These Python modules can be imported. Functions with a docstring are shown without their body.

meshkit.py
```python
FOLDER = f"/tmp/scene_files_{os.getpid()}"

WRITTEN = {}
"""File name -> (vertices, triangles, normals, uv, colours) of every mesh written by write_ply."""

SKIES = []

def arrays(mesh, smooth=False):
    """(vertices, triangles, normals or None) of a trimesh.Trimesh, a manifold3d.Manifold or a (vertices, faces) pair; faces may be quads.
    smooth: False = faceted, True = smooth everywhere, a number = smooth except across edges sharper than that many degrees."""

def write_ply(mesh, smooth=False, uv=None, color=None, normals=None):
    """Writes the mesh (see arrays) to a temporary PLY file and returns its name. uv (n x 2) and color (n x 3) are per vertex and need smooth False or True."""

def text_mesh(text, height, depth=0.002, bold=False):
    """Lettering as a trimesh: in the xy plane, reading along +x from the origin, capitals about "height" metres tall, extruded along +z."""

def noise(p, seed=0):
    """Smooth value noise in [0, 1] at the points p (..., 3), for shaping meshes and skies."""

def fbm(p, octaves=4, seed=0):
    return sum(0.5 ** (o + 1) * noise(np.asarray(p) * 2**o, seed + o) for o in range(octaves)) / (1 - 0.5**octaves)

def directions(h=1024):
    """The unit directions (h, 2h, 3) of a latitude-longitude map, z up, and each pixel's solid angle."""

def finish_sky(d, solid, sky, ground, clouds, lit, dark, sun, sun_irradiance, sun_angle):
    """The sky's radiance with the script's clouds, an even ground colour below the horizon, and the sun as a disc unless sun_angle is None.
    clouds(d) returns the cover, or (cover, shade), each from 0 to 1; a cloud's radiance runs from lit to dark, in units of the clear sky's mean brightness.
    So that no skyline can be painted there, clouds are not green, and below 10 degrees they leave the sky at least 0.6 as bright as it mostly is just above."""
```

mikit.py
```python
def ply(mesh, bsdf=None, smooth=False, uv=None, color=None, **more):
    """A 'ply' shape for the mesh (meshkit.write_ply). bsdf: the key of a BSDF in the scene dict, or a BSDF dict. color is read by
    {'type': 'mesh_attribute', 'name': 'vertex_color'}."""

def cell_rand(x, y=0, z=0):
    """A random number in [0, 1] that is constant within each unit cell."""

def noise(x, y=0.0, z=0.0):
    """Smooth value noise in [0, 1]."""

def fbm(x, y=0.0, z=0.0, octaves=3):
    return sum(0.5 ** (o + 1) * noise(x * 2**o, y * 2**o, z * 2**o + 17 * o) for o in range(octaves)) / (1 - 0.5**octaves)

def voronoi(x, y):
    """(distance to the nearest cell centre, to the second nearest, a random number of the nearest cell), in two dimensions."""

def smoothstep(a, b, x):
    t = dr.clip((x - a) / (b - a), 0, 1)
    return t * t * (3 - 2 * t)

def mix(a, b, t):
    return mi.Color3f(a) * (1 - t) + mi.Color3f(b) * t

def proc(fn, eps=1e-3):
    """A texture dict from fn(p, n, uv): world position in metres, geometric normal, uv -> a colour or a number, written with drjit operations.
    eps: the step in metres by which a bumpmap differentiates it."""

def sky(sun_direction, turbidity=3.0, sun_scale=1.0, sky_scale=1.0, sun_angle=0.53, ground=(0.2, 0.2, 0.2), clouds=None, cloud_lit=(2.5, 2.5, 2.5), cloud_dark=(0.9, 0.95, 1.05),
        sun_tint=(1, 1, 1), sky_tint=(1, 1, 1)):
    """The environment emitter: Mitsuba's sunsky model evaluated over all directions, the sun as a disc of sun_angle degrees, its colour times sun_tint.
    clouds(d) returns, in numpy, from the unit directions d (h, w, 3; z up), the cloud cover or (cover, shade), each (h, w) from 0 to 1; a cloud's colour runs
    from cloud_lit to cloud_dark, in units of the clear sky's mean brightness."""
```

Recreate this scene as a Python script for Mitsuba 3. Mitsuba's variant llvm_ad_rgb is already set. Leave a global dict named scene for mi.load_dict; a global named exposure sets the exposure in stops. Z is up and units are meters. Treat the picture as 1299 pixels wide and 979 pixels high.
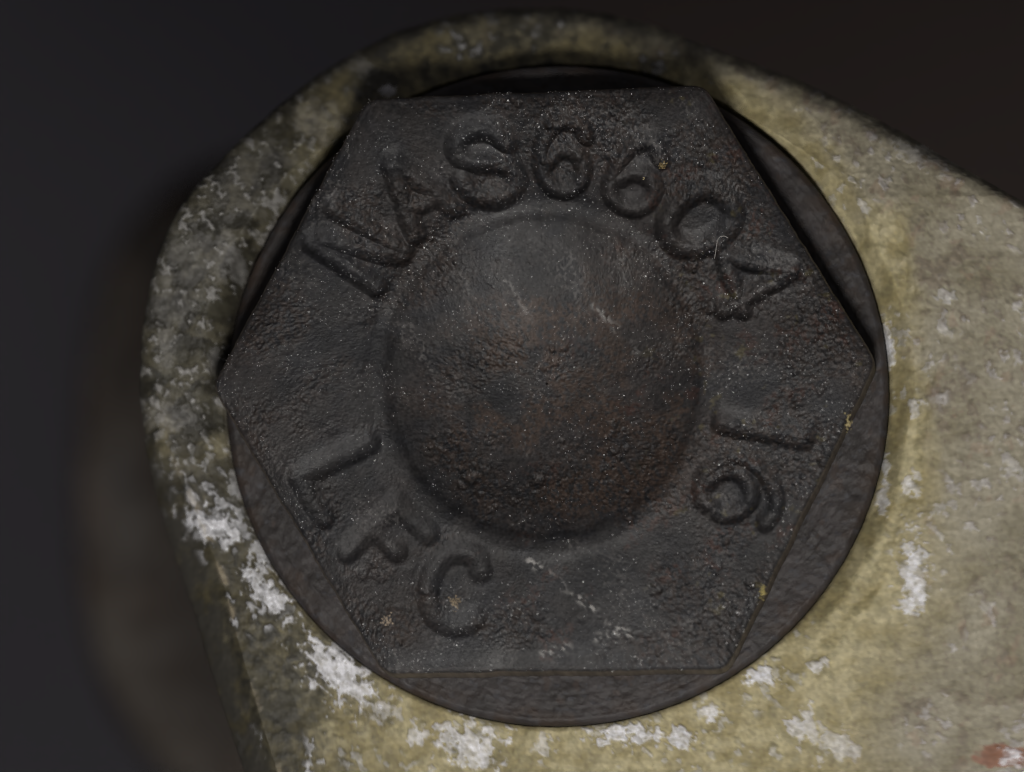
# A worn hexagonal bolt head clamping a washer on a painted lug, macro photograph under a hand lamp.
# Everything is built ten times life size (1 mm of metal = 0.01 units) so that fine relief stays well above the renderer's ray offsets.
import math
import numpy as np
import trimesh
import drjit as dr
import mitsuba as mi
import mikit
import meshkit
from scipy.spatial import cKDTree
from scipy.ndimage import gaussian_filter

T = mi.ScalarTransform4f
S = 0.00015                                    # metres per pixel of the photograph, on the bolt's face
scene, labels = {}, {}

# ------------------------------------------------------------------ camera, lamp, exposure
exposure = 0.0
DIST, TILT_X, TILT_Y = 2.0, 4.0, 6.0
AIM = np.array([(649.5 - 690) * S, (481 - 489.5) * S, 0.0])
VIEW = np.array([math.tan(math.radians(TILT_X)), -math.tan(math.radians(TILT_Y)), 1.0])
VIEW /= np.linalg.norm(VIEW)
EYE = AIM + VIEW * DIST
scene['camera'] = {'type': 'thinlens', 'to_world': T().look_at(origin=EYE.tolist(), target=AIM.tolist(), up=[0, 1, 0]),
                   'fov': math.degrees(2 * math.atan(1299 * S / 2 / DIST)), 'fov_axis': 'x', 'near_clip': 0.1, 'far_clip': 20.0,
                   'focus_distance': DIST + 0.0025, 'aperture_radius': 0.042}
LAMP = np.array([0.035, -0.285, 0.56])
LAMP_AIM = np.array([0.03, -0.03, 0.0])
LAMP_R, LAMP_POWER = 0.082, 47.0
scene['ambient_fill'] = {'type': 'constant', 'radiance': {'type': 'rgb', 'value': [0.066, 0.064, 0.067]}}  # even ambient fill, added to lift the shadows

_f = -VIEW
_r = np.cross(_f, [0, 1, 0]); _r /= np.linalg.norm(_r)
_u = np.cross(_r, _f)


def at(px, py, z):
    """World x, y of the point at height z that the photograph shows at these pixels (how measurements become metres)."""
    px, py = np.asarray(px, float), np.asarray(py, float)
    d = _f + ((px - 649.5) * S / DIST)[..., None] * _r + ((489.5 - py) * S / DIST)[..., None] * _u
    t = (z - EYE[2]) / d[..., 2]
    return (EYE + d * t[..., None])[..., :2]


# where a point appears in the photograph, for placing marks and stains
def seen(x, y, z):
    d = np.stack([x, y, z], -1) - EYE
    w = d @ _f
    return 649.5 + (d @ _r) / w * DIST / S, 489.5 - (d @ _u) / w * DIST / S


# ------------------------------------------------------------------ helpers
def fbm2(x, y, scale, octaves=4, seed=0):
    out = 0                                     # every octave turned in space, so that no lattice shows
    for o in range(octaves):
        a, b, c = 0.7 + 1.9 * o + seed, 0.9 + 0.37 * o, 1.3 * o + 0.61 * seed
        k = 2 ** o / scale
        u, w = np.asarray(x) * k, np.asarray(y) * k
        p = u * math.cos(a) - w * math.sin(a)
        q = u * math.sin(a) + w * math.cos(a)
        q, r = q * math.cos(b), q * math.sin(b)
        p, r = p * math.cos(c) - r * math.sin(c), p * math.sin(c) + r * math.cos(c)
        out = out + 0.5 ** (o + 1) * meshkit.noise(np.stack([p + 3.1 * seed, q + 5.7 * o, r + 1.7 * seed], -1), seed + o)
    out = out / (1 - 0.5 ** octaves)
    return 0.5 + (out - 0.5) * 1.15


def smooth(a, b, x):
    t = np.clip((x - a) / (b - a), 0, 1)
    return t * t * (3 - 2 * t)


def lerp(a, b, t):
    return np.asarray(a) * (1 - t[..., None]) + np.asarray(b) * t[..., None]


def ring_mesh(x, y, z, cap=False):
    """Rings (m, n) of points, closed round the second axis."""
    m, n = x.shape
    v = np.stack([x, y, z], -1).reshape(-1, 3)
    i, j = np.meshgrid(np.arange(m - 1), np.arange(n), indexing='ij')
    a, b = i * n + j, i * n + (j + 1) % n
    c, d = a + n, b + n
    f = np.concatenate([np.stack([a, c, d], -1).reshape(-1, 3), np.stack([a, d, b], -1).reshape(-1, 3)])
    return v, f


def outline_radius(poly, theta):
    """Distance from the origin to the closed polygon (k, 2), seen from inside, at the angles theta."""
    a, b = poly, np.roll(poly, -1, 0)
    d = np.stack([np.cos(theta), np.sin(theta)], -1)
    out = np.zeros(len(theta))
    for p, q in zip(a, b):
        e = q - p
        den = d[:, 0] * e[1] - d[:, 1] * e[0]
        den = np.where(np.abs(den) < 1e-12, 1e-12, den)
        t = (p[0] * e[1] - p[1] * e[0]) / den
        s = (p[0] * d[:, 1] - p[1] * d[:, 0]) / den
        ok = (t > 0) & (s >= -1e-9) & (s <= 1 + 1e-9)
        out = np.where(ok, np.maximum(out, t), out)
    return out


def wrap_smooth(r, sigma):
    from scipy.ndimage import gaussian_filter1d
    return gaussian_filter1d(r, sigma, mode='wrap')


def catmull(pts, step=1.0):
    p = np.asarray(pts, float)
    p = np.vstack([2 * p[0] - p[1], p, 2 * p[-1] - p[-2]])
    out = []
    for k in range(1, len(p) - 2):
        n = max(2, int(np.linalg.norm(p[k + 1] - p[k]) / step))
        t = np.linspace(0, 1, n, endpoint=False)[:, None]
        out.append(0.5 * (2 * p[k] + (p[k + 1] - p[k - 1]) * t + (2 * p[k - 1] - 5 * p[k] + 4 * p[k + 1] - p[k + 2]) * t ** 2
                          + (3 * p[k] - p[k - 1] - 3 * p[k + 1] + p[k + 2]) * t ** 3))
    return np.vstack(out + [p[-2:-1]])


def line(*pts):
    out = []
    for a, b in zip(pts[:-1], pts[1:]):
        a, b = np.asarray(a, float), np.asarray(b, float)
        t = np.linspace(0, 1, max(2, int(np.linalg.norm(b - a))))[:, None]
        out.append(a + (b - a) * t)
    return np.vstack(out)


# ------------------------------------------------------------------ materials
def vertex_paint(rough, spec, bump=None, scale=1.0, eps=1e-4, metallic=0.0, clear=0.0):
    m = {'type': 'principled', 'base_color': {'type': 'mesh_attribute', 'name': 'vertex_color'}, 'roughness': rough, 'specular': spec, 'metallic': metallic}
    if clear:
        m.update(clearcoat=clear, clearcoat_gloss=0.6)
    if bump is not None:
        m = {'type': 'bumpmap', 'arbitrary': mikit.proc(bump, eps), 'scale': scale, 'nested': m}
    return {'type': 'twosided', 'nested': m}


def turned(p, a):
    q = p / S
    c, s = math.cos(a), math.sin(a)
    x, y = q.x * c - q.y * s, q.x * s + q.y * c
    return mi.Point3f(x, 0.8 * y - 0.6 * q.z, 0.6 * y + 0.8 * q.z)


def grain_bump(p, n, uv):
    q, w = turned(p, 1.0), turned(p, 2.3)
    return S * (0.42 * mikit.noise(q.x / 1.4, q.y / 1.4, q.z / 1.4) + 0.16 * mikit.noise(w.x / 3.1 + 9, w.y / 3.1, w.z / 3.1))


def iron_rough(p, n, uv):
    q = p / S
    g = mikit.noise(q.x / 2.2 + 31, q.y / 2.2, q.z / 2.2)
    big = mikit.fbm(q.x / 60.0, q.y / 60.0 + 7, 1.5)
    return 0.45 + 0.28 * big - 0.14 * mikit.smoothstep(0.74, 0.95, g)


def cast_bump(p, n, uv):
    q = p / S
    return S * (1.6 * mikit.fbm(q.x / 5.0, q.y / 5.0, q.z / 5.0, 3) + 2.0 * mikit.noise(q.x / 13.0, q.y / 13.0, q.z / 13.0))


scene['iron'] = vertex_paint(mikit.proc(iron_rough), 0.36, grain_bump, 1.0, 0.5 * S)
scene['washer_steel'] = vertex_paint(0.62, 0.4, cast_bump, 0.5, 0.7 * S)
scene['paint'] = vertex_paint(0.6, 0.35, cast_bump, 0.5, 0.7 * S)
scene['glint_grain'] = {'type': 'twosided', 'nested': {'type': 'principled', 'base_color': {'type': 'rgb', 'value': [0.66, 0.65, 0.65]}, 'roughness': 0.35, 'metallic': 0.15}}  # pale base colour standing in for glints off the metal
scene['crumb_dirt'] = vertex_paint(0.9, 0.2)
scene['fibre_fluff'] = {'type': 'twosided', 'nested': {'type': 'principled', 'base_color': {'type': 'rgb', 'value': [0.42, 0.40, 0.37]}, 'roughness': 0.5}}
scene['dark_backing'] = {'type': 'twosided', 'nested': {'type': 'principled', 'roughness': 0.9, 'specular': 0.1, 'base_color': mikit.proc(
    lambda p, n, uv: mikit.mix([0.135, 0.107, 0.095], [0.135, 0.130, 0.146], mikit.smoothstep(0.03, -0.08, p.x + 0.25 * p.y + 0.04 * mikit.fbm(p.x * 14, p.y * 14, p.z * 9)))
    * (0.7 + 0.6 * mikit.fbm(p.x * 9 + 3, p.y * 9, p.z * 5)))}}

# ------------------------------------------------------------------ the dark recess behind everything
gx, gy = np.meshgrid(np.linspace(-4, 4, 90), np.linspace(-4, 4, 90))
gz = -1.4 + 0.05 * fbm2(gx, gy, 0.25, 3, 3)
gi, gj = np.meshgrid(np.arange(89), np.arange(89), indexing='ij')
ga = gi * 90 + gj
gf = np.concatenate([np.stack([ga, ga + 1, ga + 91], -1).reshape(-1, 3), np.stack([ga, ga + 91, ga + 90], -1).reshape(-1, 3)])
scene['background'] = mikit.ply((np.stack([gx, gy, gz], -1).reshape(-1, 3), gf), 'dark_backing', True)
labels['background'] = {'label': 'dark out of focus recess behind the lug', 'category': 'background', 'kind': 'structure'}

# ------------------------------------------------------------------ heights
HEAD_H = 0.0098                                 # head above the washer
WASHER_T = 0.004
Z_WASHER = -HEAD_H
Z_LUG = Z_WASHER - WASHER_T

# ------------------------------------------------------------------ bolt
CX, CY = 690.0, 481.0                          # pixel of the head's centre: origin of world x, y


def world(px, py):
    p = at(px, py, 0.0)
    return p[..., 0], p[..., 1]


K = 4.895


def crop(ox, oy, pts, k=K):
    return [(ox + x / k, oy + y / k) for x, y in pts]


GLYPHS = [                                     # (strokes, half width, depth) of the stamped characters, centrelines measured in photograph pixels
    ([line((395, 305), (478, 361)), line((399, 303), (508, 322)), line((424, 262), (511, 316))], 12.5, 10.5),                       # N
    ([line((497, 209), (527, 296)), line((500, 206), (577, 263)), line((519, 262), (556, 246))], 12.0, 9.5),                        # A
    ([catmull(crop(540, 120, [(505, 295), (430, 228), (330, 212), (225, 248), (192, 330), (240, 395), (340, 415), (450, 415), (535, 455),
                              (562, 535), (500, 612), (400, 640), (290, 605), (222, 530)]))], 13.0, 10.5),                           # S
    ([catmull(crop(650, 120, [(455, 255), (420, 188), (335, 162), (250, 190), (197, 275), (180, 380), (190, 480), (250, 565), (330, 590),
                              (410, 550), (442, 465), (415, 375), (340, 335), (260, 360), (200, 440)]))], 9.5, 10.0),               # 6
    ([catmull(crop(650, 120, [(925, 400), (885, 305), (800, 288), (720, 340), (655, 435), (612, 545), (620, 625), (690, 692), (780, 702),
                              (860, 642), (880, 560), (830, 498), (740, 478), (655, 520)]))], 9.5, 9.0),                            # 6
    ([catmull(crop(760, 160, [(640, 378), (760, 418), (832, 520), (800, 620), (720, 702), (600, 750), (480, 730), (420, 640), (440, 540),
                              (525, 440), (640, 378)]))], 12.5, 10.0),                                                               # 0
    ([line((918, 392), (1004, 343)), line((1004, 343), (917, 323)), line((917, 323), (942, 392))], 10.5, 10.5),   # 4
    ([line((917, 535), (1019, 555))], 12.0, 10.0),                                                                                  # 1
    ([catmull(crop(850, 500, [(590, 795), (655, 690), (640, 575), (560, 465), (430, 392), (300, 432), (215, 510), (195, 605), (240, 690),
                              (340, 742), (440, 712), (500, 630), (478, 530), (400, 470), (290, 490), (225, 560)]))], 9.5, 9.5),                # 6
    ([line((378, 603), (468, 560)), line((378, 603), (410, 655))], 12.5, 8.5),                                                      # L
    ([line((503, 640), (440, 699)), line((503, 640), (544, 677)), line((474, 668), (503, 698))], 11.5, 8.0),                        # F
    ([catmull(crop(460, 620, [(732, 500), (712, 440), (640, 388), (530, 398), (452, 480), (415, 580), (408, 680), (440, 770), (520, 828),
                              (620, 838), (690, 800)]))], 12.5, 9.0),                                                    # C
]


def head_height(px, py):
    """Height of the head's top above its plane, in photograph pixels, at photograph pixels px, py."""
    x, y = px, py
    wx = x + 2.5 * (fbm2(x, y, 34, 2, 11) - 0.5) * 2
    wy = y + 2.5 * (fbm2(x, y, 34, 2, 12) - 0.5) * 2
    h = 3.0 * (fbm2(x, y, 150, 2, 1) - 0.5) + 0.9 * (fbm2(x, y, 42, 2, 2) - 0.5)
    # the dished centre
    r = np.hypot((wx - 688) / 205.0, (wy - 477) / 211.0)
    dish = np.where(r < 0.9, 1 - 0.86 * r ** 2, 0) 
    edge = smooth(1.06, 0.86, r)
    h = h - 62 * np.clip(1 - r ** 2 * 0.96, 0, None) * smooth(1.03, 0.93, r) + 2.5 * np.exp(-((r - 1.06) / 0.05) ** 2)
    # the stamped characters, with metal pushed up beside each stroke
    for k, (strokes, half, depth) in enumerate(GLYPHS):
        depth = depth * (1.3 if k < 7 else 1.05 if k < 9 else 0.85)
        pts = np.vstack(strokes)
        lo, hi = pts.min(0) - 45, pts.max(0) + 45
        near = np.nonzero((x > lo[0]) & (x < hi[0]) & (y > lo[1]) & (y < hi[1]))[0]
        tree = cKDTree(pts)
        groove = 0                              # shaped for the lamp: long upper wall catches light, steep lower one stays dark
        for k2, drift in enumerate(np.linspace(0, 10, 7)):
            dd, _ = tree.query(np.stack([x[near] + 0.5 * (wx[near] - x[near]), y[near] + 0.5 * (wy[near] - y[near]) + drift - 2.0], -1))
            q = dd / (half + 2.5)
            g = np.where(q < 0.86, 1 - q ** 2, 0.26 * smooth(1.14, 0.72, q) / smooth(1.14, 0.72, 0.86))
            groove = np.maximum(groove, g * (1 - drift / 14.0))
            d = dd if k2 == 0 else d
        wear = 0.68 + 0.56 * fbm2(x[near], y[near], 22, 3, 21)
        lip = np.exp(-((d - half - 6) / 5.0) ** 2)
        h[near] += -0.88 * depth * wear * groove + 0.4 * lip
    # corrosion: pitted crust in patches, smoother skin elsewhere
    right = smooth(760, 1010, x) * smooth(300, 420, y + 0.25 * (x - 690))
    crust = smooth(0.44, 0.62, fbm2(x, y, 95, 3, 31) + 0.14 * right)
    crust = crust * (1 - 0.55 * smooth(1.0, 0.7, np.hypot((x - 955) / 75, (y - 360) / 65)))
    crust = np.maximum(crust, 0.9 * smooth(1.0, 0.5, np.hypot((x - 800) / 150, (y - 590) / 90)) * smooth(0.35, 0.55, fbm2(x, y, 40, 3, 32)))
    crust = np.maximum(crust, 0.8 * smooth(1.0, 0.5, np.hypot((x - 640) / 140, (y - 460) / 60)) * smooth(0.35, 0.5, fbm2(x, y, 40, 3, 33)))
    n1, n2, n3 = fbm2(x, y, 11, 3, 41), fbm2(x, y, 4.6, 2, 42), fbm2(x, y, 2.8, 1, 43)
    h += crust * (2.0 * (n1 - 0.5) + 2.0 * (n2 - 0.5) + 1.2 * (n3 - 0.5)) + (1 - crust) * (0.3 * (n1 - 0.5) + 0.25 * (n2 - 0.5) + 0.3 * (n3 - 0.5))
    pr_ = np.random.default_rng(51)               # round corrosion pits of many sizes
    for count, rad, dep in ((1500, 3.0, 1.3), (420, 5.5, 1.9), (90, 9.0, 2.4)):
        c = np.stack([pr_.uniform(270, 1110, count), pr_.uniform(105, 855, count)], -1)
        d, i = cKDTree(c).query(np.stack([x, y], -1), distance_upper_bound=rad * 1.8)
        k = pr_.uniform(0.3, 1.2, count + 1)[i]
        q = np.where(np.isfinite(d), d / (rad * (0.6 + 0.5 * k)) + 0.5 * (n2 - 0.5), 9)
        h = h - dep * k * (0.12 + crust) * (smooth(1.0, 0.3, q) - 0.25 * np.exp(-((q - 1.15) / 0.25) ** 2))
    return h, crust


NA, NR = 1900, 310
theta = np.linspace(0, 2 * np.pi, NA, endpoint=False)
verts = np.array([(464, 124), (892, 106), (1113, 459), (922, 850), (487, 856), (268, 490)], float)
hexw = np.stack(world(verts[:, 0], verts[:, 1]), -1) / S
import shapely.geometry as sg
rounded = np.array(sg.Polygon(hexw).buffer(2).buffer(-28, quad_segs=24).buffer(26, quad_segs=24).exterior.coords)[:-1]
R = wrap_smooth(outline_radius(rounded, theta), 1.5)
R = R + 3.6 * (meshkit.fbm(np.stack([np.cos(theta) * 14, np.sin(theta) * 14, 0 * theta], -1), 4, 61) - 0.5)
R = R + 1.1 * (meshkit.fbm(np.stack([np.cos(theta) * 60, np.sin(theta) * 60, 0 * theta], -1), 3, 62) - 0.5)
EDGE = 9.0                                      # rounding of the upper edge, pixels
t = np.linspace(0.004, 1, NR)
rr = t[:, None] * (R - EDGE)[None, :]
ux, uy = rr * np.cos(theta), rr * np.sin(theta)
px, py = seen(ux * S, uy * S, 0 * ux)
h, crust = head_height(px.ravel(), py.ravel())
inset = (1 - t)[:, None] * (R - EDGE)[None, :] * np.cos(((theta + math.radians(28)) % (math.pi / 3)) - math.pi / 6)[None, :]
uz = h.reshape(px.shape) - 6.0 * np.exp(-np.clip(inset, 0, None) / 14.0) + 3.0
rings = [(ux, uy, uz)]
last = uz[-1]
for a in np.linspace(0, math.pi / 2, 9)[1:]:    # the rounded edge, then the flank
    q = R - EDGE + EDGE * math.sin(a)
    rings.append(((q * np.cos(theta))[None], (q * np.sin(theta))[None], (last - EDGE * (1 - math.cos(a)))[None]))
bottom = Z_WASHER / S
for k in np.linspace(0, 1, 22)[1:]:
    z = (last - EDGE) * (1 - k) + (bottom + 4) * k
    q = R + 1.5 * (meshkit.fbm(np.stack([np.cos(theta) * 40, np.sin(theta) * 40, 0 * theta + k * 9], -1), 3, 63) - 0.5) * math.sin(math.pi * min(1, k * 1.3 + 0.1))
    rings.append(((q * np.cos(theta))[None], (q * np.sin(theta))[None], z[None]))
for q, z in ((R - 6, bottom + 1), (0 * R + 320, bottom + 0.5), (0 * R + 210, bottom + 0.5), (0 * R + 205, bottom - 330), (0 * R + 2, bottom - 330)):
    rings.append(((q * np.cos(theta))[None], (q * np.sin(theta))[None], (0 * R + z)[None]))
bx, by, bz = (np.vstack([r[k] for r in rings]) for k in range(3))
v, f = ring_mesh(bx * S, by * S, bz * S)

# metal colour: black oxide, brown rust in the crust, pale specks and ochre dirt here and there
qx, qy = seen(bx.ravel() * S, by.ravel() * S, 0 * bx.ravel())
cr = np.concatenate([crust, np.full(bx.size - crust.size, 0.4)])
nbig, nmid, nfine = fbm2(qx, qy, 120, 4, 71), fbm2(qx, qy, 28, 3, 72), fbm2(qx, qy, 5, 2, 73)
col = lerp([0.034, 0.035, 0.039], [0.050, 0.049, 0.050], smooth(0.35, 0.65, nmid))
col = lerp(col, np.array([0.072, 0.055, 0.046]), np.clip(cr * smooth(0.38, 0.62, nfine) * 0.6 + 0.25 * smooth(0.5, 0.65, nbig), 0, 1))
rust = smooth(0.58, 0.72, fbm2(qx, qy, 34, 4, 74)) * smooth(0.42, 0.6, nfine) * smooth(600, 820, qx + 0.3 * (qy - 480))
col = lerp(col, np.array([0.085, 0.045, 0.035]), 0.7 * rust)
olive = smooth(0.66, 0.74, fbm2(qx, qy, 26, 4, 75)) * smooth(0.5, 0.62, fbm2(qx, qy, 7, 2, 76)) * smooth(760, 900, qx)
col = lerp(col, np.array([0.12, 0.105, 0.055]), 0.8 * olive)
pale = smooth(0.60, 0.70, fbm2(qx, qy, 60, 3, 77)) * smooth(0.62, 0.72, meshkit.noise(np.stack([qx / 2.6, qy / 2.6, 0 * qx], -1), 78))
col = lerp(col, np.array([0.16, 0.155, 0.15]), 0.6 * pale)
col = lerp(col, np.array([0.090, 0.062, 0.047]), 0.8 * smooth(1.05, 0.6, np.hypot((qx - 730) / 215, (qy - 500) / 200)) * smooth(0.42, 0.6, fbm2(qx, qy, 48, 4, 83)) * smooth(0.3, 0.55, nfine))
dish_highlight = smooth(1.0, 0.7, np.hypot((qx - 688) / 205, (qy - 440) / 190))  # upper dish lightened in the colour for its highlight
col = col * (1 + 0.15 * dish_highlight * smooth(0.35, 0.6, fbm2(qx, qy, 70, 3, 79)))[:, None]
blot = smooth(0.52, 0.60, fbm2(qx, qy, 75, 4, 80))
col = np.array([0.51, 0.495, 0.495]) * col * (1 - 0.22 * blot)[:, None] * (0.55 + 0.9 * fbm2(qx, qy, 3.0, 1, 84))[:, None] * (0.75 + 0.5 * fbm2(qx, qy, 6.0, 2, 85))[:, None]
col[px.size + 4 * NA:] = np.array([0.050, 0.041, 0.033]) * (0.25 + 0.7 * nmid[px.size + 4 * NA:, None] + nfine[px.size + 4 * NA:, None])
# scratch of bare metal low on the face
for (x0, y0), (x1, y1), w, s in (((672, 712), (800, 808), 5, 1), ((790, 800), (690, 830), 6, .8), ((640, 352), (668, 395), 4, .4), ((742, 372), (805, 440), 5, .6)):
    seg = line((x0, y0), (x1, y1))
    near = np.nonzero(np.abs(qx - (x0 + x1) / 2) + np.abs(qy - (y0 + y1) / 2) < 160)[0]
    d, _ = cKDTree(seg).query(np.stack([qx[near], qy[near]], -1))
    m = s * np.exp(-(d / w) ** 2) * smooth(0.50, 0.64, fbm2(qx[near], qy[near], 5, 3, 81)) * smooth(0.35, 0.6, fbm2(qx[near], qy[near], 22, 2, 82))
    col[near] = lerp(col[near], np.array([0.26, 0.25, 0.24]), m)
scene['hex_bolt'] = mikit.ply((v, f), 'iron', True, color=np.clip(col, 0, 1))
labels['hex_bolt'] = {'label': 'dark rusty hexagonal bolt head with a dished centre and stamped letters and numbers', 'category': 'bolt'}
TOP = cKDTree(np.stack([px.ravel(), py.ravel()], -1))
TOPZ = uz.ravel()


def top_z(x, y):
    return TOPZ[TOP.query(np.stack([np.atleast_1d(x), np.atleast_1d(y)], -1))[1]]


# pale grains that stand in for metal glints, thickest where the head sparkles
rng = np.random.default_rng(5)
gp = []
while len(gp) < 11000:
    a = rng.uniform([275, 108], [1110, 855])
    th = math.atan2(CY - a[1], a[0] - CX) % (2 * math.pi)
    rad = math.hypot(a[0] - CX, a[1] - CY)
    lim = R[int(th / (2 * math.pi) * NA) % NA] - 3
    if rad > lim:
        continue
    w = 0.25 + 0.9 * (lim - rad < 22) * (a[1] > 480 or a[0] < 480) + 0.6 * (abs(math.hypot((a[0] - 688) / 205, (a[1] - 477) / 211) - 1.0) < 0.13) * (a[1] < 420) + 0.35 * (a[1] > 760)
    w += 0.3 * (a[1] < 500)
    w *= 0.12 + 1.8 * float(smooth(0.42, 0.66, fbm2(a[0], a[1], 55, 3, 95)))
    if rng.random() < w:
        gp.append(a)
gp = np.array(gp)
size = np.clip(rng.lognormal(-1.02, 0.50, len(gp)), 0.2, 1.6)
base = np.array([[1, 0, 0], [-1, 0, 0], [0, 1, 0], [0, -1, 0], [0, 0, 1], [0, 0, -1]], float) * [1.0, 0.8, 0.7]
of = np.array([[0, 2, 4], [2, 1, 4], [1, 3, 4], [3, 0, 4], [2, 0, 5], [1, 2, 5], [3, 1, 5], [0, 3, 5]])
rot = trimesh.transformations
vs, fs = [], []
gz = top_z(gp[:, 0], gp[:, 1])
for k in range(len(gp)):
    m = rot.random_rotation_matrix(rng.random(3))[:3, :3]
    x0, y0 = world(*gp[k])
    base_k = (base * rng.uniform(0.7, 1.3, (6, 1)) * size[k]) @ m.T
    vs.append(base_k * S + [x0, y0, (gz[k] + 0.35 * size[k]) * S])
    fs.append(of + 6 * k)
scene['glint_grains'] = mikit.ply((np.vstack(vs), np.vstack(fs)), 'glint_grain', False)
labels['glint_grains'] = {'label': 'fine pale specks standing in for glints on the bolt head', 'category': 'dust', 'kind': 'stuff'}

# crumbs of tan and yellow dirt
CRUMBS = [('dirt_crumb', (578, 764), (7.5, 8.0), (0.24, 0.19, 0.13), 'tan dirt crumb on the lower left arc of the stamped C'),
          ('dirt_crumb_001', (492, 788), (6.5, 7.0), (0.24, 0.195, 0.15), 'pinkish tan dirt crumb near the lower left corner of the bolt head'),
          ('dirt_crumb_002', (841, 208), (4.5, 6.0), (0.24, 0.18, 0.085), 'ochre dirt crumb at the hook of the second stamped six'),
          ('dirt_crumb_003', (816, 226), (2.4, 2.4), (0.55, 0.45, 0.25), 'tiny yellow dirt crumb inside the second stamped six'),
          ('dirt_crumb_004', (1076, 537), (3.5, 8.0), (0.30, 0.25, 0.13), 'yellowish dirt crumb on the right edge of the bolt head beside the stamped one'),
          ('dirt_crumb_005', (967, 750), (4.0, 8.0), (0.30, 0.25, 0.10), 'yellow green dirt crumb on the lower right edge of the bolt head')]
for key, (cx, cy), (sx, sy), c, text in CRUMBS:
    parts = []
    for k in range(46 if sx > 3 else 6):
        b = trimesh.creation.icosphere(2, 1.0)
        q = b.vertices
        q = q * (1 + 0.5 * (meshkit.fbm(q * 1.7 + k * 3, 2, 90)[:, None] - 0.5)) * [rng.uniform(1.0, 2.6), rng.uniform(1.0, 2.4), rng.uniform(0.5, 1.2)] * rng.uniform(0.25, 0.75)
        ox, oy = cx + rng.normal(0, sx * 0.5), cy + rng.normal(0, sy * 0.5)
        x0, y0 = world(ox, oy)
        parts.append(trimesh.Trimesh(q * S + [x0, y0, (top_z(ox, oy)[0] + 0.2) * S], b.faces, process=False))
    mm = trimesh.util.concatenate(parts)
    cc = np.array(c)[None] * (0.6 + 0.8 * meshkit.noise(mm.vertices / S / 1.5, 91))[:, None]
    scene[key] = mikit.ply(mm, 'crumb_dirt', True, color=cc)
    labels[key] = {'label': text, 'category': 'dirt'}

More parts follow.
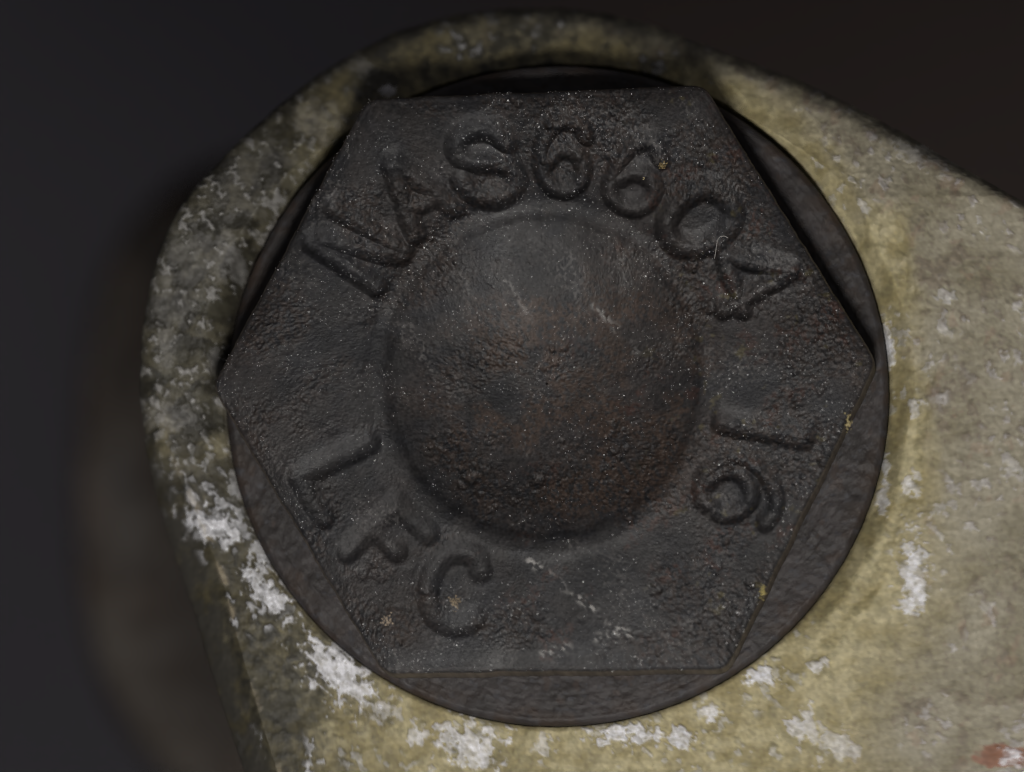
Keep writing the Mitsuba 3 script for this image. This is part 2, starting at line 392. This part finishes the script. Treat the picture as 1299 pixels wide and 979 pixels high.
# a curled fibre beside the zero
fx = catmull(crop(860, 280, [(228, 235), (238, 180), (246, 130), (262, 104), (290, 98), (312, 108)]), 1.0)
fz = top_z(fx[:, 0], fx[:, 1])
fz = np.linspace(fz[0], fz.max() + 2, len(fx)) + 5 * np.sin(np.linspace(0, math.pi, len(fx))) + 1


def tube(p, radius, sides=6):
    tang = np.gradient(p, axis=0)
    tang /= np.linalg.norm(tang, axis=1, keepdims=True) + 1e-12
    a = np.cross(tang, [0.3, 0.2, 0.93])
    a /= np.linalg.norm(a, axis=1, keepdims=True) + 1e-12
    b = np.cross(tang, a)
    w = np.arange(sides) * 2 * np.pi / sides
    q = p[:, None] + radius * (np.cos(w)[None, :, None] * a[:, None] + np.sin(w)[None, :, None] * b[:, None])
    return ring_mesh(q[..., 0], q[..., 1], q[..., 2])


X0, Y0 = world(fx[:, 0], fx[:, 1])
scene['fibre'] = mikit.ply(tube(np.stack([X0, Y0, fz * S], -1), 0.34 * S), 'fibre_fluff', True)
labels['fibre'] = {'label': 'thin pale curled fibre standing between the stamped zero and four', 'category': 'fibre'}

# ------------------------------------------------------------------ washer
wc = at(706, 500, Z_WASHER)
WR = 421 * S * (1 + HEAD_H / DIST)
n = 1100
th = np.linspace(0, 2 * np.pi, n, endpoint=False)
prof = [(r, 0.0) for r in np.linspace(0.044, WR - 0.0012, 85)] + [(WR - 0.0008, -0.00010), (WR - 0.0003, -0.0005), (WR - 0.00005, -0.0009), (WR, -0.0014)] \
    + [(WR, -z) for z in np.linspace(0.002, WASHER_T - 0.001, 8)] + [(WR - 0.0006, -WASHER_T + 0.0004), (0.044, -WASHER_T + 0.0004), (0.044, 0.0)]
pr, pz = np.array(prof).T
wob = 1 + 0.0022 * (meshkit.fbm(np.stack([np.cos(th) * 25, np.sin(th) * 25, 0 * th], -1), 3, 101) - 0.5)
wx = wc[0] + pr[:, None] * wob * np.cos(th)
wy = wc[1] + pr[:, None] * wob * np.sin(th)
wz = Z_WASHER + pz[:, None] + 0 * wx
top = (pz > -0.002)[:, None] & (pr > 0.0445)[:, None]
wz = wz + top * S * (2.6 * (fbm2(wx / S, wy / S, 9, 4, 102) - 0.5) + 0.5 * (meshkit.noise(np.stack([np.hypot(wx - wc[0], wy - wc[1]) / S / 3.0, 4 * np.arctan2(wy - wc[1], wx - wc[0]), 0 * wx], -1), 7) - 0.5) + 2.5 * (fbm2(wx / S, wy / S, 60, 2, 103) - 0.5) - 1.5)
v, f = ring_mesh(wx, wy, wz)
a, b = fbm2(wx.ravel() / S, wy.ravel() / S, 30, 4, 104), fbm2(wx.ravel() / S, wy.ravel() / S, 7, 3, 105)
col = lerp([0.070, 0.060, 0.058], [0.110, 0.095, 0.094], smooth(0.35, 0.65, a))
col = lerp(col, np.array([0.115, 0.115, 0.130]), smooth(0.6, 0.75, b) * 0.8)
col = lerp(col, 0.5 * np.array([0.16, 0.08, 0.045]) + 0.05, smooth(0.66, 0.74, fbm2(wx.ravel() / S, wy.ravel() / S, 18, 3, 106)) * 0.6)
stain = smooth(WR - 0.006, WR, np.hypot(wx - wc[0], wy - wc[1]).ravel()) * smooth(0.45, 0.65, fbm2(wx.ravel() / S, wy.ravel() / S, 25, 3, 107))
col = lerp(col, np.array([0.11, 0.07, 0.045]), 0.6 * stain)
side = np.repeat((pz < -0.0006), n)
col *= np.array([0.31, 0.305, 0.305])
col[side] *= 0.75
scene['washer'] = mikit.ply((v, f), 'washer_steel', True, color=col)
labels['washer'] = {'label': 'round dark brown steel washer under the bolt head', 'category': 'washer'}

# ------------------------------------------------------------------ lug: the painted eye of the fitting
outline = [(352, 1100), (310, 979), (288, 915), (262, 835), (238, 755), (216, 690), (200, 635), (188, 570), (182, 500), (185, 430), (197, 365), (215, 310), (240, 262),
           (285, 205), (330, 160), (385, 108), (440, 68), (500, 34), (560, 14), (630, 3), (700, 1), (770, 10), (830, 27), (900, 56), (960, 80), (1020, 103),
           (1100, 145), (1200, 205), (1299, 265), (1420, 335), (1560, 420), (1640, 700), (1560, 1080), (1200, 1250), (700, 1300), (430, 1250)]
ow = at(np.array(outline)[:, 0], np.array(outline)[:, 1], Z_LUG - 0.006)
cen = wc
n = 2000
th = np.linspace(0, 2 * np.pi, n, endpoint=False)
LR = wrap_smooth(outline_radius(ow - cen, th), 5)
LR = LR + 2.6 * S * (meshkit.fbm(np.stack([np.cos(th) * 12, np.sin(th) * 12, 0 * th], -1), 4, 111) - 0.5) + 2.0 * S * (meshkit.fbm(np.stack([np.cos(th) * 50, np.sin(th) * 50, 0 * th], -1), 3, 112) - 0.5)
r0 = 0.050
thd = np.degrees(th) % 360
BEV = S * wrap_smooth(22 + 16 * smooth(10, 40, thd) * smooth(150, 110, thd) + 30 * smooth(178, 205, thd) * smooth(262, 240, thd), 12)
tt = np.linspace(0, 1, 260)
lr = r0 + tt[:, None] ** 1.0 * (LR - r0 - BEV)[None]
beta = np.linspace(0, math.pi / 2, 22)[1:]
cut = beta / (math.pi / 2)
facet = smooth(178, 205, thd) * smooth(262, 240, thd)      # a flat chamfer there, a rolled edge elsewhere
lr = np.vstack([lr] + [(LR - BEV + BEV * (math.sin(b) * (1 - facet) + c * facet))[None] for b, c in zip(beta, cut)])
drop = np.vstack([np.zeros((260, n))] + [(BEV * ((1 - math.cos(b)) * (1 - facet) + (0.95 * c + 0.35 * c ** 3) * facet))[None] for b, c in zip(beta, cut)])
lx, ly = cen[0] + lr * np.cos(th), cen[1] + lr * np.sin(th)
lpx, lpy = lx / S, ly / S                       # in pixel-sized units
pxl, pyl = 690 + lpx, 481 - lpy




ipx, ipy = seen(lx, ly, np.full(lx.shape, Z_LUG))
dist_w = (lr - WR) / S                          # pixels outside the washer
ang = np.degrees(np.broadcast_to(th, lr.shape)) % 360
n30, n12, n80, n5 = fbm2(ipx, ipy, 30, 4, 121), fbm2(ipx, ipy, 12, 3, 122), fbm2(ipx, ipy, 80, 4, 123), fbm2(ipx, ipy, 5, 2, 124)

# spotface: bare yellow land round the washer, painted body a little proud of it to the right
right = smooth(72, 40, np.minimum(ang, 360 - ang)) * 1.0
land = smooth(40, 62, dist_w + 26 * (n30 - 0.5)) * right
grime = smooth(110, 150, ang) * smooth(255, 215, ang)
white = np.zeros(lr.shape)
FLAKES = [(432, 850, 55, 30, 1.0, 38), (270, 668, 42, 20, 1.0, 8), (345, 760, 42, 14, .9, 45), (345, 700, 20, 30, .7, 40), (600, 945, 38, 34, .8, 0), (865, 938, 18, 12, .9, 0),
          (792, 930, 45, 14, 1.0, 0), (968, 858, 20, 12, 1.0, 0), (1160, 735, 18, 48, .9, 0), (1018, 925, 22, 20, .7, 0), (1126, 440, 8, 30, .9, 0), (1124, 595, 8, 30, .8, 0),
          (310, 240, 40, 45, .40, 60), (250, 330, 40, 45, .5, 60), (295, 330, 14, 40, .8, -30), (225, 390, 25, 40, .5, 70), (215, 440, 14, 24, .7, 0), (275, 460, 10, 20, .9, 0),
          (220, 530, 30, 16, .7, 0), (300, 610, 8, 20, .5, 0), (492, 112, 12, 12, 1, 0), (400, 155, 30, 25, .5, 50), (450, 75, 34, 14, .5, 40), (345, 205, 25, 25, .4, 40),
          (1060, 950, 30, 16, .5, 0), (1165, 520, 10, 10, .6, 0), (1155, 620, 12, 16, .6, 0), (1040, 845, 12, 10, .7, 0), (1200, 380, 14, 8, .4, 0), (900, 905, 14, 10, .8, 0),
          (1285, 965, 14, 14, .9, 0), (530, 930, 12, 14, .7, 0), (1120, 640, 8, 14, .7, 0), (690, 950, 12, 14, .5, 0), (490, 900, 20, 16, .4, 0), (1170, 200, 40, 14, .3, 30)]
for fx_, fy_, rx, ry, amt, tilt in FLAKES:
    c_, s_ = math.cos(math.radians(tilt)), math.sin(math.radians(tilt))
    dx, dy = ipx - fx_, ipy - fy_
    e = np.hypot((dx * c_ + dy * s_) / rx, (-dx * s_ + dy * c_) / ry)
    white = np.maximum(white, amt * smooth(1.12, 0.62, e + 2.4 * (n12 - 0.5) + 1.2 * (n5 - 0.5)))
speck = smooth(0.60, 0.68, n12) * smooth(0.5, 0.6, n80)
white = np.maximum(white, speck * np.where(grime > 0.4, 0.5, 0.28))
# colours
yellow = lerp([0.275, 0.232, 0.118], [0.39, 0.342, 0.20], smooth(0.35, 0.65, n30))
yellow = lerp(yellow, np.array([0.20, 0.18, 0.10]), 0.5 * smooth(0.5, 0.7, n12))
grey = lerp([0.205, 0.183, 0.125], [0.275, 0.25, 0.185], smooth(0.35, 0.65, n80))
grey = lerp(grey, np.array([0.15, 0.12, 0.09]), 0.65 * smooth(0.50, 0.66, 0.5 * n30 + 0.5 * n12))
grey = lerp(grey, np.array([0.24, 0.16, 0.115]), 0.35 * smooth(0.66, 0.74, fbm2(ipx, ipy, 22, 3, 125)))
gmask = np.maximum(land, smooth(1.2, 0.7, np.hypot((ipx - 1200) / 220, (ipy - 900) / 230) + 0.8 * (n80 - 0.5)))
sn = np.sin(np.broadcast_to(th, lr.shape))
gold = 75 + 120 * smooth(0.0, -0.55, sn)
gmask = smooth(0.25, 1.0, (dist_w + 90 * (n80 - 0.5) + 40 * (n30 - 0.5)) / gold) * smooth(760, 960, ipx + 0.5 * (500 - ipy) + 90 * (n80 - 0.5))
lc = lerp(yellow, grey, gmask)
rusty = smooth(1.0, 0.6, np.hypot((ipx - 1280) / 55, (ipy - 962) / 18) + 1.2 * (n12 - 0.5))
lc = lerp(lc, np.array([0.22, 0.11, 0.07]), rusty)
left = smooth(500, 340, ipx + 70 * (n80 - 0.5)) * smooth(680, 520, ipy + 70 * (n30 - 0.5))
rim = smooth(250, 90, ipy) * smooth(960, 720, ipx)  # top edge darkened in the colour for lamp falloff as well as dirt
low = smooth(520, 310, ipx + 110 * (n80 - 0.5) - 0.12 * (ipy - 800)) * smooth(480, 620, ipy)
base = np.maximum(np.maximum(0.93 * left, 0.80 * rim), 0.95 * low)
dirt = np.clip(base + (1.1 * (n30 - 0.5) + 0.9 * (n12 - 0.5)) * smooth(0.02, 0.3, base) * (1.1 - 0.98 * left - 0.35 * low), 0, 1)  # real dirt, plus the falloff painted along the top
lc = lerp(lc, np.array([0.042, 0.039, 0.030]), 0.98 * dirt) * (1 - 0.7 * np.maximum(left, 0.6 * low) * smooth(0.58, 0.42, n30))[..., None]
scuff = left * smooth(0.54, 0.63, 0.45 * n12 + 0.3 * n30 + 0.25 * n5)
white = np.maximum(white * (1 - 0.5 * left), 0.66 * scuff)
dark2 = smooth(0.5, 0.72, fbm2(ipx, ipy, 38, 4, 126)) * smooth(900, 500, ipx)
lc = lerp(lc, np.array([0.07, 0.065, 0.045]), 0.45 * dark2)
oldpaint_dimmed = lerp([0.66, 0.66, 0.69], [0.25, 0.243, 0.235], smooth(560, 420, ipx) * smooth(640, 540, ipy))  # flake paint, greyed at upper left to paint the weaker light there
lc = lc * (1 - np.clip(white * (0.30 + 1.05 * n5), 0, 1))[..., None] + oldpaint_dimmed * np.clip(white * (0.30 + 1.05 * n5), 0, 1)[..., None]
lc = 1.08 * lc * (0.82 + 0.36 * n5)[..., None]
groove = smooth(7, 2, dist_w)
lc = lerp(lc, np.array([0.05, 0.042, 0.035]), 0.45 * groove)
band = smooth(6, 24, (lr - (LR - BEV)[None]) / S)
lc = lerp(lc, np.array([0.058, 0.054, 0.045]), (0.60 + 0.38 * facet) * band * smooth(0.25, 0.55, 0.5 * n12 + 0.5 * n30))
ridge = np.exp(-(((lr - (LR - BEV)[None]) / S + 3) / 4.5) ** 2) * facet * smooth(0.44, 0.60, n30)
lc = lerp(lc, np.array([0.30, 0.25, 0.17]), 0.6 * ridge)
lc = lc * (0.76 + 0.34 * fbm2(ipx, ipy, 4.0, 1, 128))[..., None]
# relief
lz = Z_LUG - drop + S * (6 * land + 3.0 * white + 4.0 * (n30 - 0.5) + 2.5 * (n12 - 0.5) + 8 * (n80 - 0.5)) - S * 2 * groove
lip = smooth(0, (34 + 22 * (n80 - 0.5)) * (1 - 0.7 * smooth(0.5, 0.85, np.sin(np.broadcast_to(th, lr.shape)))), dist_w) * smooth(-0.75, 0.15, np.sin(np.broadcast_to(th, lr.shape) + 0.35))
lz = lz + (WASHER_T - 0.0022 + 0.0058 * lip) * smooth(-3, 1.5, dist_w)
lz = lz - 0.34 * np.clip(ly - 0.035, 0, None) - 2.2 * np.clip(ly - 0.035, 0, None) ** 2
xs, ys, zs, cs = [lx], [ly], [lz], [lc]
for k in np.linspace(0, 1, 14)[1:]:
    q = LR + 3 * S * (meshkit.fbm(np.stack([np.cos(th) * 20, np.sin(th) * 20, 0 * th + 5 * k], -1), 3, 113) - 0.5)
    xs.append((cen[0] + q * np.cos(th))[None]); ys.append((cen[1] + q * np.sin(th))[None])
    zs.append((lz[-1] * (1 - k) + (Z_LUG - 0.085) * k)[None]); cs.append((np.array([0.07, 0.06, 0.048]) * (0.6 + 0.8 * meshkit.fbm(np.stack([np.cos(th) * 20, np.sin(th) * 20, 0 * th + 5 * k], -1), 3, 114))[:, None])[None])
for q in (LR * 0.98, 0 * LR + r0):
    xs.append((cen[0] + q * np.cos(th))[None]); ys.append((cen[1] + q * np.sin(th))[None]); zs.append((0 * q + Z_LUG - 0.086)[None]); cs.append(np.full((1, n, 3), 0.05))
lx2, ly2, lz2 = np.vstack(xs), np.vstack(ys), np.vstack(zs)
v, f = ring_mesh(lx2, ly2, lz2)
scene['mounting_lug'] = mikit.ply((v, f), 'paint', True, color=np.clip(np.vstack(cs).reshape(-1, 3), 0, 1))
labels['mounting_lug'] = {'label': 'weathered yellow and grey metal lug with flaking white paint around the washer', 'category': 'metal lug'}

# ------------------------------------------------------------------ lower fitting behind the lug
ZB = -0.21
bo = [(125, 330), (104, 410), (92, 500), (86, 600), (87, 690), (98, 790), (120, 868), (148, 920), (190, 975), (260, 1040), (420, 1090), (700, 1080), (900, 900), (900, 400), (700, 180), (420, 150), (230, 200), (165, 260)]
bw = at(np.array(bo)[:, 0], np.array(bo)[:, 1], ZB)
bc = bw.mean(0)
n = 700
th = np.linspace(0, 2 * np.pi, n, endpoint=False)
BR = wrap_smooth(outline_radius(bw - bc, th), 8)
fr = np.concatenate([np.linspace(0.3, 0.92, 60), 0.92 + 0.08 * np.sin(np.linspace(0, math.pi / 2, 14)[1:]), np.ones(10)])
fz = np.concatenate([np.zeros(60), -0.02 * (1 - np.cos(np.linspace(0, math.pi / 2, 14)[1:])), -0.02 - np.linspace(0.004, 0.09, 10)])
qx, qy = bc[0] + fr[:, None] * BR * np.cos(th), bc[1] + fr[:, None] * BR * np.sin(th)
nn = fbm2(qx / S, qy / S, 70, 4, 131)
qz = ZB + fz[:, None] + S * 14 * (nn - 0.5)
v, f = ring_mesh(qx, qy, qz)
bcx = lerp([0.055, 0.042, 0.033], [0.095, 0.078, 0.062], smooth(0.35, 0.65, nn))
ix, iy = seen(qx, qy, np.full(qx.shape, ZB))
bcx = lerp(bcx, np.array([0.17, 0.165, 0.165]), smooth(1.1, 0.4, np.hypot((ix - 150) / 45, (iy - 640) / 90) + 0.8 * (fbm2(qx / S, qy / S, 40, 3, 132) - 0.5)) * 0.3)
bcx = lerp(bcx, np.array([0.13, 0.075, 0.045]), 0.25 * smooth(0.55, 0.7, fbm2(qx / S, qy / S, 50, 3, 133)))
scene['lower_fitting'] = mikit.ply((v, f), 'paint', True, color=0.55 * bcx.reshape(-1, 3))
labels['lower_fitting'] = {'label': 'blurred dark brown rounded metal fitting below the lug at the left', 'category': 'fitting'}

# ------------------------------------------------------------------ the hand lamp (outside the frame, below)
d = LAMP_AIM - LAMP
scene['lamp__lens'] = {'type': 'disk', 'to_world': T().look_at(origin=LAMP.tolist(), target=LAMP_AIM.tolist(), up=[0, 0, 1]).scale([LAMP_R, LAMP_R, 1]),
                       'emitter': {'type': 'area', 'radiance': {'type': 'rgb', 'value': [LAMP_POWER * 1.0, LAMP_POWER * 0.97, LAMP_POWER * 0.93]}}}
cup = trimesh.creation.revolve([(0.085, 0.004), (0.089, 0.004), (0.089, -0.09), (0.0, -0.09), (0.0, -0.088), (0.085, -0.088)], sections=48)
cup.apply_transform(np.array(T().look_at(origin=LAMP.tolist(), target=LAMP_AIM.tolist(), up=[0, 0, 1]).matrix, float))
scene['lamp__housing'] = mikit.ply(cup, {'type': 'twosided', 'nested': {'type': 'principled', 'base_color': {'type': 'rgb', 'value': 0.05}, 'roughness': 0.5}}, 30)
labels['lamp'] = {'label': 'small black hand lamp aimed at the bolt from below the frame', 'category': 'lamp'}
